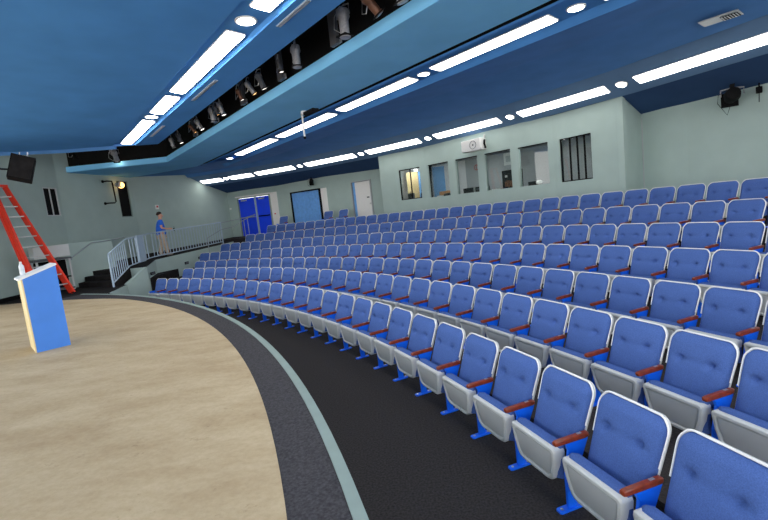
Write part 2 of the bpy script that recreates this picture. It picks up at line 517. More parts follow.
# curtained opening
cf = MB()
for s0, s1, z0, z1 in ((.86, 2.86, 3.6, 3.66), (2.74, 2.86, BZ, 3.6), (.86, .9, BZ, 3.6)):
    pts = [f_bc(s0, 0, -.03), f_bc(s1, 0, -.03), f_bc(s1, 0, .08), f_bc(s0, 0, .08)]
    cf.prism([p[:2] for p in pts], z0, z1)
d2 = struct(cf, 'door_2', M['black'])
cu = MB()
ns = 120
a, b = [], []
for i in range(ns + 1):
    s = .9 + 1.84 * i / ns
    off = .05 + .028 * math.sin(i * .62) + .012 * math.sin(i * 1.7 + 1)
    a.append(f_bc(s, BZ + .03, off))
    b.append(f_bc(s, 3.6, off * .9 + .005))
a2 = [(p[0] - .008, p[1] + .012, p[2]) for p in a]
b2 = [(p[0] - .008, p[1] + .012, p[2]) for p in b]
cu.loft([[*a, *reversed(a2)], [*b, *reversed(b2)]])
tag(cu.build('curtain', M['curtain'], smooth=True), 'bright blue curtain hanging full height in the black framed opening', 'curtain')
q = [f_bc(2.87, 0, -.014), f_bc(3.24, 0, -.014), f_bc(3.24, 0, .01), f_bc(2.87, 0, .01)]
struct(MB().prism([p[:2] for p in q], BZ, 3.64), 'trim_6', M['white'])
# white door with a blue edge
d3 = bpy.data.objects.new('door_3', None)
C.objects.link(d3)
d3['kind'] = 'structure'
d3.location = f_bc(4.72, BZ, .03)
d3.rotation_euler = (0, 0, a_bc)
W3, H3 = 1.12, 3.72 - BZ
fr = MB()
for x, z, sx, sz in ((W3 / 2, H3 - .015, W3, .03), (.02, H3 / 2, .04, H3), (W3 - .03, H3 / 2, .06, H3)):
    fr.box((x, -.03, z), (sx, .1, sz))
fr.build('door_frame', M['boothgrey'], d3)
MB().box((.11, .04, H3 / 2), (.13, .06, H3 - .05)).build('side_panel', M['curtain'], d3)
lf = MB().box((.61, .03, (H3 - .03) / 2), (.87, .05, H3 - .05)).build('door_leaf', M['white'], d3, bevel=.005)
MB().box((.86, -.0, 1.3), (.13, .012, .06)).build('name_plate', M['postgrey'], lf)
lk = MB().lathe([(.035, 0), (.035, .02), (.015, .03), (.03, .05), (.02, .075)], (.97, .005, 1.0), 10, Matrix.Rotation(PI / 2, 3, 'X')).build('door_knob', M['silver'], lf, smooth=True)
struct(MB().prism([f_bc(.8, 0, .5)[:2], f_bc(6, 0, .5)[:2], f_bc(6, 0, .56)[:2], f_bc(.8, 0, .56)[:2]], BZ, 4), 'wall_back_lobby', M['boothgrey'])

# ------------------------------------------------------------------ ceiling
Z = EYE
ZA = 5.03
UR = -9                                       # right-hand end of the straight beams
# panel over the stage
pa = [P(2.57, UR), P(2.57, 15.35), (-9.14, 13.27), (-10.46, 12.75), (-12.6, 11.9), (-12.2, 4), P(-6, UR)]
struct(MB().prism(pa, ZA, ZA + .04), 'ceiling', M['ceil'])
lip = MB()
pl = [P(2.57, 15.35), (-9.14, 13.27), (-10.46, 12.75), (-12.6, 11.9)]
for a, b in zip(pl[:-1], pl[1:]):
    lip.quad((*a, ZA - .0), (*b, ZA - .0), (b[0] + .02, b[1] + .12, ZA - .08), (a[0] + .02, a[1] + .12, ZA - .08))
    lip.quad((a[0] + .02, a[1] + .12, ZA - .08), (b[0] + .02, b[1] + .12, ZA - .08), (b[0] + .03, b[1] + .2, ZA + .5), (a[0] + .03, a[1] + .2, ZA + .5))
struct(lip, 'trim_7', M['ceildark'], fix=False)

def strip(name, prof, u0, u1, material):
    """sweep (n, z) profile along the beams from u0 to u1; u1 may be a function of n"""
    mb = MB()
    e = u1 if callable(u1) else (lambda n: u1)
    for (n0, z0), (n1, z1) in zip(prof[:-1], prof[1:]):
        mb.quad(P(n0, u0, z0), P(n0, e(n0), z0), P(n1, e(n1), z1), P(n1, u0, z1))
    o = mb.build(name, material, fix=False)
    o['kind'] = 'structure'
    return o
# front cove (slanted trough) and the panel in front of the lighting slot
ec = lambda n: 15.35 - (n - 2.57) * .6
strip('ceiling_cove', [(2.57, ZA), (2.60, ZA + .05), (3.06, ZA + .02), (3.10, ZA - .02)], UR, ec, M['ceil'])
strip('ceiling_panel', [(3.10, ZA - .02), (3.10, ZA - .045), (3.66, ZA - .05), (3.66, ZA + .9)], UR, ec, M['ceil'])
# end plate of the front cove
struct(MB().add([P(2.57, 15.35, ZA - .02), P(3.1, 15.03, ZA - .03), P(3.66, 14.7, ZA - .05), P(3.66, 14.7, ZA + .9), P(2.57, 15.35, ZA + .9)], [(0, 1, 2, 3, 4)]), 'trim_8', M['ceildark'], fix=False)

# lighting slot: black lining above the fascia
FU = 17.75
FZ0, FZ1 = 4.878, 5.083
fz = [P(4.63, UR), P(4.63, FU), (-11.3, 16.57), (-12.2, 16.5)]
fas = MB()
for a, b in zip(fz[:-1], fz[1:]):
    fas.quad((*a, FZ0), (*b, FZ0), (*b, FZ1), (*a, FZ1))
struct(fas, 'trim_9', M['ceil_lit'], fix=False)
slot = MB()
fzb = [P(4.72, UR), P(4.72, FU + .1), (-11.3, 16.7), (-12.2, 16.62)]
for a, b, c, d in zip(fz[:-1], fz[1:], fzb[:-1], fzb[1:]):
    slot.quad((*a, FZ1), (*b, FZ1), (*d, FZ1), (*c, FZ1))
    slot.quad((*c, FZ1), (*d, FZ1), (*d, 6.5), (*c, 6.5))
slot.quad(P(1, UR, 6.5), P(4.9, UR, 6.5), P(4.9, FU + .2, 6.5), (-11.45, 16.7, 6.5), (-11.0, 12.5, 6.5), P(1, 15, 6.5))
struct(slot, 'ceiling_slot', M['black'], fix=False)

# broad panel behind the fascia
SU = 19.05
pc = [P(4.63, UR), P(4.63, FU), (-11.3, 16.57), (-12.4, 16.5), (-12.4, 20.3), (-9.4, 19.4), P(6.1, SU), P(6.1, UR)]
struct(MB().prism(pc, FZ0, FZ0 + .03), 'ceiling_panel', M['ceil_lit'])
# black shadow gap, middle cove and its lamps
ec2 = lambda n: SU + (n - 6.1) * .6 - .6
strip('ceiling_gap', [(6.1, FZ0), (6.1, FZ0 + .25), (6.26, FZ0 + .25), (6.26, FZ0 + .02)], UR, SU, M['black'])
strip('ceiling_cove', [(6.26, FZ0 + .02), (6.30, FZ0 + .0), (6.5, FZ0 + .10), (7.15, FZ0 + .07), (7.33, FZ0 - .02), (7.37, FZ0 + .0)], UR, ec2, M['ceil'])

# rear panel between the middle and rear coves, rear cove, back panel
VT = [4, 9, 16.2, 23.4, 30.6, 37.8, 45.0, 52.2, 59.4, 65.65, 69.4, 74.4, 80]
def straight_r(n, t):
    return (n + 15.03) / math.cos(R_(min(t, 80) - 39.22))
L7 = [straight_r(7.37, t) if t < 59 else {59.4: 23.6, 65.65: 23.3}.get(t, 23.2) for t in VT]
L8 = [min(straight_r(8.9, t), 26.35) for t in VT]
def loft_r(name, lines, material):
    mb = MB()
    for (ra, za), (rb, zb) in zip(lines[:-1], lines[1:]):
        for i in range(len(VT) - 1):
            a0, a1 = ra[i] if isinstance(ra, list) else ra, ra[i + 1] if isinstance(ra, list) else ra
            b0, b1 = rb[i] if isinstance(rb, list) else rb, rb[i + 1] if isinstance(rb, list) else rb
            mb.quad((*pol(VT[i], a0), za), (*pol(VT[i + 1], a1), za), (*pol(VT[i + 1], b1), zb), (*pol(VT[i], b0), zb))
    o = mb.build(name, material, fix=False)
    o['kind'] = 'structure'
    return o
ZD = FZ0 + .012
loft_r('ceiling_panel', [(L7, ZD), (L8, ZD + .16)], M['ceildark'])
loft_r('ceiling_panel', [(L8, ZD + .16), (26.5, ZD + .02)], M['ceildark'])
loft_r('ceiling_cove', [(26.5, ZD + .02), (26.55, ZD + .05), (26.95, ZD - .11), (27.48, ZD - .33), (27.66, ZD - .40), (27.66, ZD - .37)], M['covegrey'])
loft_r('ceiling_panel', [(27.66, ZD - .37), (29.4, ZD - .93)], M['ceilnavy'])

# fluorescent fixtures
def fixture(label, p0, p1, tilt_vec, w, group, dm='lightwhite'):
    """lens lamp between p0 and p1 (3D, on the cove surface); tilt_vec points across the cove, along its slope"""
    p0, p1 = Vector(p0), Vector(p1)
    mid = (p0 + p1) / 2
    d = (p1 - p0).normalized()
    t = Vector(tilt_vec).normalized()
    nrm = d.cross(t)
    if nrm.z > 0:
        nrm = -nrm
    L = (p1 - p0).length / 2
    root = thing('fluorescent_light', label, 'ceiling light', tuple(mid), 0, group)
    def loop(hl, hw, h, ch):
        return [d * x + t * y + nrm * h for x, y in ((-hl, -hw + ch), (-hl + ch, -hw), (hl - ch, -hw), (hl, -hw + ch), (hl, hw - ch), (hl - ch, hw), (-hl + ch, hw), (-hl, hw - ch))]
    MB().loft([loop(L, w / 2, .012, .02), loop(L, w / 2, .03, .02)]).build('housing', M['white'], root)
    MB().loft([loop(L - .012, w / 2 - .012, .031, .02), loop(L - .05, w / 2 - .05, .055, .03)]).build('diffuser', M[dm], root)
    return root
def downlight(label, p, nrm, r, group):
    root = thing('downlight', label, 'downlight', p, 0, group)
    q = Vector((0, 0, 1)).rotation_difference(Vector(nrm).normalized()).to_matrix()
    MB().lathe([(r * 1.18, .014), (r * 1.18, .022), (r, .03)], n=20, m=q).build('bezel', M['white'], root, smooth=True)
    MB().lathe([(r * .97, .031), (r * .6, .038)], n=20, m=q).build('lens', M['downlight'], root)
    return root
nv3, uv3 = Vector((NV.x, NV.y, 0)), Vector((UV.x, UV.y, 0))
G1 = 'lights of the front ceiling cove'
for i, (u0, u1) in enumerate(((11.95, 15.0), (9.75, 11.2), (6.3, 9.45), (2.55, 5.5), (-1.2, 2.2), (-5.0, -1.6))):
    fixture('white fluorescent strip light in front ceiling cove, %s from the far stage wall end' % ORD[i + 1], P(2.86, u0, ZA + .03), P(2.86, u1, ZA + .03), nv3 + Vector((0, 0, -.065)), .30, G1, 'lightfront')
for i, u in enumerate((11.58, 5.9)):
    downlight(('round white downlight between the two farthest strips of the front cove', 'round white downlight nearer the camera in the front cove')[i], P(2.84, u, ZA + .03), (0, 0, -1), .13, G1)
G2 = 'lights of the middle ceiling cove'
for i, (u0, u1) in enumerate(((13.35, 16.4), (9.85, 12.95), (6.75, 9.5), (3.6, 6.15), (-.1, 2.9), (-3.6, -.5))):
    fixture('white fluorescent strip light in middle ceiling cove, %s from the ramp wall end' % ORD[i + 1], P(6.84, u0, FZ0 + .075), P(6.84, u1, FZ0 + .075), nv3 + Vector((0, 0, -.05)), .34, G2)
for i, u in enumerate((17.3, 6.45, 3.25)):
    downlight(('small round light at the ramp wall end of middle ceiling cove', 'round downlight of the middle cove above the seats centre', 'round downlight of the middle cove at the top edge of photo')[i], P(6.84, u, FZ0 + .07), (0, 0, -1), .12, G2)
G3 = 'lights of the rear ceiling cove'
ZC = ZD - .2
tops = [(69.9, 72.6), (65.9, 68.9), (60.5, 65.4), (53.0, 59.0), (45.9, 51.6), (38.7, 44.4), (31.5, 37.2), (24.3, 30.0), (17.1, 22.8)]
for i, (t0, t1) in enumerate(tops):
    a, b = pol(t0, 27.17), pol(t1, 27.17)
    rad = Vector((math.cos(R_((t0 + t1) / 2)), math.sin(R_((t0 + t1) / 2)), -.41))
    fixture('white fluorescent strip light in rear ceiling cove, %s from the ramp wall end' % ORD[i + 1], (*a, ZC), (*b, ZC), rad, .36, G3)
for i, t in enumerate((69.4, 59.75, 52.3, 45.1, 37.9, 30.75)):
    q = pol(t, 27.17)
    rad = Vector((math.cos(R_(t)), math.sin(R_(t)), 0))
    downlight('round downlight in the rear ceiling cove, %s from the ramp wall end' % ORD[i + 1], (*q, ZC + .005), (-.41 * rad.x, -.41 * rad.y, -1), .12, G3)

# air slots in the panel beside the front cove
for i, (u0, u1) in enumerate(((4.9, 5.75), (8.3, 9.75), (12.2, 13.6))):
    s = thing('linear_diffuser', 'thin pale linear air slot beside the front cove, ' + ('nearest the camera', 'halfway along the lighting slot', 'nearest the stage back wall')[i], 'air vent', P(3.24, (u0 + u1) / 2, ZA - .047), math.atan2(UV.y, UV.x), 'linear air slots in the ceiling')
    MB().box((0, 0, -.004), (u1 - u0, .07, .012)).build('slot_frame', M['rail'], s)
    for y in (-.018, .018):
        MB().box((0, y, -.0125), (u1 - u0 - .02, .012, .006)).build('slot', M['silver'], s)
# square air vent of the rear panel
vz = ZD + .1
vt = thing('ceiling_vent', 'pale square air vent with dark louvres in the deep blue rear ceiling', 'air vent', (6.27, 7.95, 4.935), math.atan2(UV.y, UV.x))
MB().box((0, 0, -.006), (.56, .40, .014)).build('vent_frame', M['pipe'], vt)
MB().box((-.13, -.04, -.016), (.24, .27, .008)).build('vent_core', M['black'], vt)
for k in range(6):
    MB().box((-.23 + k * .04, -.04, -.022), (.014, .27, .01)).build('louvre', M['pipe'], vt)

# ------------------------------------------------------------------ stage lighting in the slot
for i, u in enumerate((6.25, 8.23, 10.2, 12.13, 13.96)):
    p = thing('hanging_post', 'flat dark grey post in ceiling lighting slot, %s from the camera end' % ORD[i + 1], 'post', P(4.55, u, 5.09), math.atan2(UV.y, UV.x), 'posts in the lighting slot')
    MB().box((0, 0, .6), (.2, .06, 1.2)).build('board', M['postgrey'], p, bevel=.006)
    MB().box((.0, -.045, .06), (.26, .03, .10)).build('clamp', M['silvergrey'], p, bevel=.005)
pp = MB().tube([P(4.25, -3, 5.475), P(4.25, 16.6, 5.475)], .028, 8)
tag(pp.build('lighting_pipe', M['black'], smooth=True), 'long black pipe carrying stage lights through the ceiling slot', 'pipe')
pp = MB().tube([P(3.95, -3, 5.3), P(3.95, 16.0, 5.3)], .02, 8)
tag(pp.build('cable_raceway', M['black'], smooth=True), 'thin black raceway along front edge of the ceiling lighting slot', 'raceway')

SPOT_DZ = .03
def spotlight(label, loc, rz, tilt, body, lens, size=1.0, long=.25, group='stage lights in the ceiling slot', drop=.16, cab_m='silver'):
    t = thing('stage_light', label, 'stage light', loc, rz, group)
    q = Matrix.Rotation(tilt, 3, 'X')
    s = size
    MB().lathe([(.04 * s, -.12 * s), (.085 * s, -.1 * s), (.1 * s, 0), (.075 * s, .05 * s), (.07 * s, long * s), (.085 * s, (long + .01) * s), (.085 * s, (long + .05) * s)], (0, 0, -drop), 14, q).build('lamp_body', M[body], t, smooth=True)
    MB().lathe([(.068 * s, (long + .052) * s), (.03 * s, (long + .058) * s)], (0, 0, -drop), 14, q).build('lens', M[lens], t)
    MB().box(q @ Vector((0, 0, (long + .03) * s)) + Vector((0, 0, -drop)), (.2 * s, .2 * s, .02 * s), m=q).build('gel_frame', M['black'], t)
    yk = [Vector((-.13 * s, 0, -drop)), Vector((-.13 * s, 0, -.02)), Vector((0, 0, .0)), Vector((.13 * s, 0, -.02)), Vector((.13 * s, 0, -drop))]
    MB().tube(yk, .012 * s, 6).build('yoke', M['silvergrey'], t, smooth=True)
    MB().box((0, 0, .03), (.05 * s, .07 * s, .07 * s)).build('clamp', M['black'], t, bevel=.006)
    cab = [Vector((.03, 0, .02)), Vector((.16 * s, .03, -.12)), Vector((.17 * s, .05, -.3)), Vector((.06 * s, .02, -.33 * s - .05)), Vector((0, 0, -drop - .06 * s))]
    MB().tube(cab, .007, 5).build('cable', M[cab_m], t, smooth=True)
    return t
bz = math.atan2(UV.y, UV.x)
SL = [(4.35, 'silvergrey', 'silver', 1.25, 2.6, 'brownish stage light with looped cable at the camera end of the slot'),
      (4.95, 'copper', 'silver', 1.1, 2.2, 'coppery stage light with looped pale cable hanging in the slot'),
      (5.55, 'silvergrey', 'silver', 1.3, 2.95, 'large grey barrel stage light beside the first hanging post'),
      (7.05, 'silvergrey', 'silver', 1.2, 2.9, 'grey stage light with white cable between first and second posts'),
      (8.6, 'postgrey', 'paleglow', 1.0, 2.5, 'dark stage light with bright lens spots between second and third posts'),
      (9.15, 'silvergrey', 'warmlamp', .9, 2.3, 'stage light with warm orange lens in the slot'),
      (10.9, 'silvergrey', 'paleglow', 1.0, 2.6, 'stage light just beyond the third hanging post'),
      (11.5, 'silvergrey', 'silver', 1.1, 2.8, 'grey stage light before the fourth hanging post'),
      (12.7, 'silvergrey', 'paleglow', 1.0, 2.4, 'stage light just beyond the fourth hanging post'),
      (13.3, 'copper', 'warmlamp', .8, 2.3, 'coppery stage light with glowing lens before the fifth post'),
      (14.6, 'postgrey', 'paleglow', 1.0, 2.6, 'stage light beyond the fifth hanging post'),
      (7.7, 'postgrey', 'paleglow', .7, 2.7, 'small dark stage light just before the second hanging post'),
      (9.7, 'copper', 'paleglow', .75, 2.5, 'small coppery stage light just before the third hanging post'),
      (11.2, 'postgrey', 'warmlamp', .65, 2.5, 'small dark stage light with amber lens past the third post'),
      (15.4, 'silvergrey', 'silver', 1.0, 2.7, 'farthest stage light of the straight ceiling slot')]
for u, bm_, ln, s, tl, lb in SL:
    spotlight(lb, P(4.25, u, 5.38), bz + random.uniform(-.5, .5), min(PI, tl + .25), bm_, ln, s * .78)
spotlight('lit stage light shining from the short slot above the stage wall', (-9.25, 16.2, 5.45), PI + .3, 2.3, 'silvergrey', 'spotlens', 1.1)
spotlight('small pale stage light in short slot above the stage wall windows', (-10.2, 15.4, 5.5), PI, 2.7, 'black', 'paleglow', .8)
# small coloured cable connectors on the raceway
for k in range(8):
    u = 6.6 + k * 1.05
    cm = ('redmark', 'silver', 'redmark', 'silver')[k % 4]
    q = thing('cable_connector', ('small red' if k % 4 in (0, 2) else 'small pale') + ' cable connector on slot raceway, %s from the camera end' % ORD[k + 1], 'cable connector', P(3.95, u, 5.27), bz, 'connectors on the slot raceway')
    MB().box((0, 0, -.02), (.14, .05, .06)).build('plug', M[cm], q, bevel=.01)
    MB().tube([(0, 0, -.04), (.03, .02, -.14), (.12, .05, -.2)], .008, 5).build('lead', M['black'], q)

# ceiling mount with pipe below the broad panel
cmn = thing('projector_mount', 'white pipe drop with small black device under the broad blue ceiling panel', 'ceiling mount', (-1.62, 11.1, FZ0), math.atan2(UV.y, UV.x))
MB().tube([(0, 0, 0), (0, 0, -.62)], .022, 10).build('drop_pipe', M['white'], cmn, smooth=True)
MB().box((-.18, .0, -.08), (.42, .05, .05)).build('arm', M['pipe'], cmn, bevel=.006)
MB().box((-.5, .05, -.14), (.46, .16, .08)).build('device', M['black'], cmn, bevel=.01)
MB().box((-.14, .02, -.07), (.1, .1, .09)).build('junction_box', M['white'], cmn, bevel=.01)
MB().ball((0, 0, -.64), .035).build('end_cap', M['black'], cmn, smooth=True)

# ------------------------------------------------------------------ auditorium seat
def back_outline(z, zt=.848, zb=.345, w1=.260, w0=.243, r=.085):
    f = (z - zb) / (zt - zb)
    w = w0 + (w1 - w0) * min(1, f * 1.3)
    if z > zt - r:
        d = z - (zt - r)
        w = w - r + math.sqrt(max(0, r * r - d * d))
    if z < zb + .05:
        d = zb + .05 - z
        w = w - .05 + math.sqrt(max(0, .0025 - d * d))
    return w
ZT, ZBk = .848, .345
def back_y(z):
    return -.005 - .36 * (ZT - z)
zs = [ZBk, ZBk + .006, ZBk + .02, ZBk + .05] + [ZBk + .05 + (ZT - .085 - ZBk - .05) * i / 28 for i in range(1, 29)] + [ZT - .085 + .085 * math.sin(PI / 2 * i / 6) for i in range(1, 7)]
def make_seat(end=False):
    root = thing('auditorium_seat', 'blue', 'seat')
    # pad
    pad = MB()
    rows = []
    nx = 44
    for z in zs:
        w = back_outline(z)
        rw = []
        for i in range(nx + 1):
            s = math.sin(PI / 2 * (-1 + 2 * i / nx))
            s = .5 * s + .5 * (-1 + 2 * i / nx)
            x = s * w
            ez = min(1, max(0, (ZT - z) / .045), 1) * min(1, (z - ZBk) / .04)
            f = math.sqrt(max(0, min(1, 1 - abs(s) ** 7))) * math.sqrt(max(0, ez)) if ez < 1 else math.sqrt(max(0, 1 - abs(s) ** 7))
            t = .056 * f + .012 * f * math.cos(s * 1.3)
            for tx in (-.128, .128):
                dx, dz = x - tx, z - .655
                t -= .032 * math.exp(-(dx * dx + dz * dz) / .0005) + .018 * math.exp(-(dx * dx * .5 + dz * dz) / .0022)
            t -= .006 * math.exp(-((z - .655) ** 2) / .0005) * (1 if abs(x) < .2 else 0)
            y = back_y(z) - max(t, .001)
            rw.append((x, y, z))
        rows.append(rw)
    pad.loft(rows, closed=False, cap0=False, cap1=False)
    pad.loft([[(p[0], back_y(p[2]) + .004, p[2]) for p in rw] for rw in rows], closed=False, cap0=False, cap1=False)
    pad.build('backrest', M['fabric'], root, smooth=True, fix=False)
    # shell behind, with its pale edge
    out = [(back_outline(z) + .009, z) for z in zs]
    contour = [(-w, z) for w, z in out] + [(w, z) for w, z in reversed(out)]
    fr = [(x, back_y(z) - .001, z + (.008 if z > ZT - .02 else 0)) for x, z in contour]
    bk = [(x * .97, back_y(z) + .022, z) for x, z in contour]
    MB().loft([fr, bk]).build('back_shell', M['shell'], root, smooth=True)
    tp = [p for p in fr if p[2] > .555]
    pts = sorted([p for p in tp if p[0] < 0], key=lambda p: p[2]) + sorted([p for p in tp if p[0] >= 0], key=lambda p: -p[2])
    MB().tube([(x, y - .010, z) for x, y, z in pts], .0068, 6).build('edge_piping', M['rim'], root, smooth=True)
    # tipped-up seat: cushion and plastic pan
    cu = MB()
    loops = []
    for h, z in ((-.02, .20), (0, .212), (.004, .32), (.004, .43), (-.003, .452), (-.018, .466), (-.034, .471)):
        y0, y1 = -.376 - h * .3 + (.455 - z) * .06, -.285 + h * .6
        x = .250 + (h if h < 0 else 0) * .7
        c = .03
        loops.append([(-x + c, y0, z), (x - c, y0, z), (x, y0 + c, z), (x, y1 - c, z), (x - c, y1, z), (-x + c, y1, z), (-x, y1 - c, z), (-x, y0 + c, z)])
    cu.loft(loops).build('seat_cushion', M['fabric'], root, smooth=True)
    def pan(k, dy, inset):
        pts = []
        zt, zb, wt, wb = .456 - inset, .168 + inset, .258 - inset, .225 - inset
        rt, rb = max(.012, .035 - inset * .6), max(.03, .09 - inset * .8)
        def yy(z, x):
            return -.408 + (.456 - z) * .09 + dy - .008 * (1 - (x / .26) ** 2)
        seq = []
        for i in range(5):
            a = PI / 2 * i / 4
            seq.append((wt - rt + rt * math.cos(a), zt - rt + rt * math.sin(a)))
        right_low = []
        for i in range(7):
            a = PI / 2 * i / 6
            right_low.append((wb - rb + rb * math.sin(a), zb + rb - rb * math.cos(a)))
        half = right_low + [(wb + (wt - wb) * .5, (zb + zt) / 2)] + seq
        full = half + [(-x, z) for x, z in reversed(half)]
        return [(x * k, yy(z, x), z) for x, z in full]
    MB().loft([pan(.97, .10, .012), pan(1, .09, 0), pan(1, .012, 0), pan(1, .0, .010), pan(1, -.002, .028), pan(1, .016, .034)]).build('seat_pan', M['shell'], root, smooth=True)
    MB().loft([pan(1, .017, .034), pan(1, .016, .040), pan(1, .006, .046), pan(1, .002, .07)], cap0=False).build('pan_panel_shaded', M['shell_shaded'], root, smooth=True)
    # armrest on its steel standard
    def side(x0, arm=True):
        cap = MB()
        lp = []
        for y, hw, z0, z1 in ((-.428, .012, .514, .530), (-.424, .019, .507, .536), (-.41, .0205, .503, .540), (-.30, .021, .503, .542), (-.16, .021, .504, .543), (-.136, .019, .506, .542), (-.13, .016, .51, .538)):
            c = .006
            lp.append([(x0 + x, y, z) for x, z in ((-hw, z0 + c), (-hw + c, z0), (hw - c, z0), (hw, z0 + c), (hw, z1 - c), (hw - c, z1), (-hw + c, z1), (-hw, z1 - c))])
        if arm:
            ar = cap.loft(lp).build('armrest', M['wood'], root, smooth=True)
            MB().box((x0, -.205, .5445), (.018, .036, .004)).build('number_plate', M['silver'], ar)
        prof = [(-.135, .50), (-.335, .503), (-.31, .44), (-.33, .33), (-.345, .27), (-.34, .012), (-.27, .012), (-.265, .28), (-.2, .36)]
        lo = [[(x0 + dx, y, z) for y, z in prof] for dx in (-.011, .011)]
        sd = MB().loft(lo).build('standard', M['bluesteel'], root)
        lp = []
        for y, hw in ((-.425, .02), (-.41, .03), (-.22, .03), (-.205, .02)):
            lp.append([(x0 - hw, y, .0), (x0 + hw, y, .0), (x0 + hw, y, .014), (x0 - hw, y, .014)])
        ft = MB().loft(lp)
        ft.build('foot_plate', M['bluesteel'], sd)
        for y in (-.392, -.235):
            MB().lathe([(.011, .0145), (.011, .02), (.006, .023)], (x0, y, 0), 8).build('bolt', M['silver'], sd)
    side(.2855)
    if end:
        side(-.2855, False)
    return root
seat0 = make_seat()
seat1 = make_seat(True)
used = set()
ROWN = ['front', 'second', 'third', 'fourth', 'fifth', 'sixth', 'back']
def place_seat(proto, loc, rz, label, group):
    if proto.name in used:
        o = copy_tree(proto)
    else:
        used.add(proto.name)
        o = proto
    o.location = loc
    o.rotation_euler = (0, 0, rz)
    o['label'] = label
    o['group'] = group
    return o
for k in range(7):
    dth = PIT[k] / RN[k]
    n = NB[k]
    for i in range(-1, n - 1):                # i = -1 is the seat cut by the photo's edge
        thr = OFF[k] + (i + .5) * dth
        q = (CX + RN[k] * math.cos(thr), CY + RN[k] * math.sin(thr), RZ[k])
        c = n - 1 - i                         # counted from the ramp end
        lb = 'blue tufted auditorium seat, %s from the ramp end of the %s row' % (ORD[c], ROWN[k])
        place_seat(seat1 if i == n - 2 else seat0, q, thr - PI / 2, lb, 'auditorium seats of the %s row' % ROWN[k])
# three loose seats against the rear wall
for lb, th_, r_, dz in (('lone blue seat against the rear wall just right of the white strip', 63.95, 28.0, .02), ('lone blue seat at the rear wall just right of the curtain', 58.25, 28.0, .04), ('lone blue seat at the rear wall just left of the white door', 56.4, 28.0, .06)):
    thr = R_(th_)
    place_seat(seat1, (CX + r_ * math.cos(thr), CY + r_ * math.sin(thr), BZ), thr - PI / 2, lb, 'lone seats against the rear wall')

# ------------------------------------------------------------------ ramp railing
def rail_seg(root, a, b, za, zb, h, nb, posts=True):
    a, b = Vector(a), Vector(b)
    A, B = Vector((*a, za)), Vector((*b, zb))
    up = Vector((0, 0, 1))
    MB().tube([A + up * h, B + up * h], .026, 8).build('top_rail', M['rail'], root, smooth=True)
    MB().tube([A + up * .1, B + up * .1], .02, 8).build('bottom_rail', M['rail'], root, smooth=True)
    for i in range(1, nb):
        p = A.lerp(B, i / nb)
        MB().tube([p + up * .1, p + up * h], .0155, 6).build('baluster', M['rail'], root, smooth=True)
RP = [(-8.47, 13.55), (-8.62, 14.85), (-8.98, 17.0), (-7.58, 21.0)]
rz_ = [STZ, rampz(RP[1]), rampz(RP[2]), rampz(RP[3])]
rl = thing('guard_railing', 'pale blue metal railing with thin balusters along the ramp and stair', 'railing')
rail_seg(rl, RP[0], RP[1], rz_[0] + .02, rz_[1], 1.02, 9)
rail_seg(rl, RP[1], RP[2], rz_[1], rz_[2], 1.02, 8)
rail_seg(rl, RP[2], RP[3], rz_[2], rz_[3], 1.02, 26)
for p, z in ((RP[0], rz_[0]), (RP[3], rz_[3])):
    MB().box((p[0], p[1], z + .51), (.045, .045, 1.02)).build('post', M['rail'], rl, bevel=.004)
MB().box((-8.82, 16.05, rampz((0, 16.05)) + .56), (.06, .56, .98), rz=.166).build('gate_panel', M['rail'], rl, bevel=.006)
# sloping handrail pipes
def pipe_rail(label, pts, posts, r=.02):
    t = thing('handrail', label, 'handrail', pts[0])
    o = Vector(pts[0])
    MB().tube([Vector(p) - o for p in pts], r, 8).build('pipe', M['pipe'], t, smooth=True)
    for p, zb in posts:
        MB().tube([Vector((p[0], p[1], zb)) - o, Vector(p) - o], r * .9, 8).build('post', M['pipe'], t, smooth=True)
    return t
pipe_rail('grey pipe handrail climbing the knee wall beside the stair', [(-10.62, 14.62, 1.72), (-10.5, 14.8, 1.78), (-10.1, 15.35, 2.22), (-9.75, 15.85, 2.24), (-9.3, 16.0, 2.3)], [((-10.5, 14.8, 1.78), 1.72)])
pipe_rail('upper grey pipe handrail from railing end toward the blue doors', [(-7.58, 21.05, 2.47), (-7.0, 23.0, 2.62), (-6.55, 23.35, 2.72)], [((-6.9, 23.1, 2.64), BZ)])
pipe_rail('lower grey pipe handrail bending down from the blue doors past the seats', [(-6.5, 23.25, 2.75), (-6.95, 22.6, 2.5), (-7.25, 21.8, 2.22), (-7.55, 20.9, 2.15), (-7.75, 19.6, 1.85)], [((-6.95, 22.6, 2.5), BZ), ((-7.75, 19.6, 1.85), .6)])
# dark recessed step lights of the ramp side
for i, (y, z) in enumerate(((15.25, .93), (17.5, 1.0), (18.6, 1.08))):
    x = -8.14 + (y - 15) * .097
    t = thing('step_light', 'small black step light in ramp side wall, %s from the stair' % ORD[i + 1], 'step light', (x + .0, y, z), R_(84.5), 'step lights in the ramp side')
    MB().box((0, -.012, 0), (.26, .03, .1)).build('faceplate', M['black'], t, bevel=.004)
    MB().box((0, -.03, .0), (.2, .01, .05)).build('lens', M['postgrey'], t)

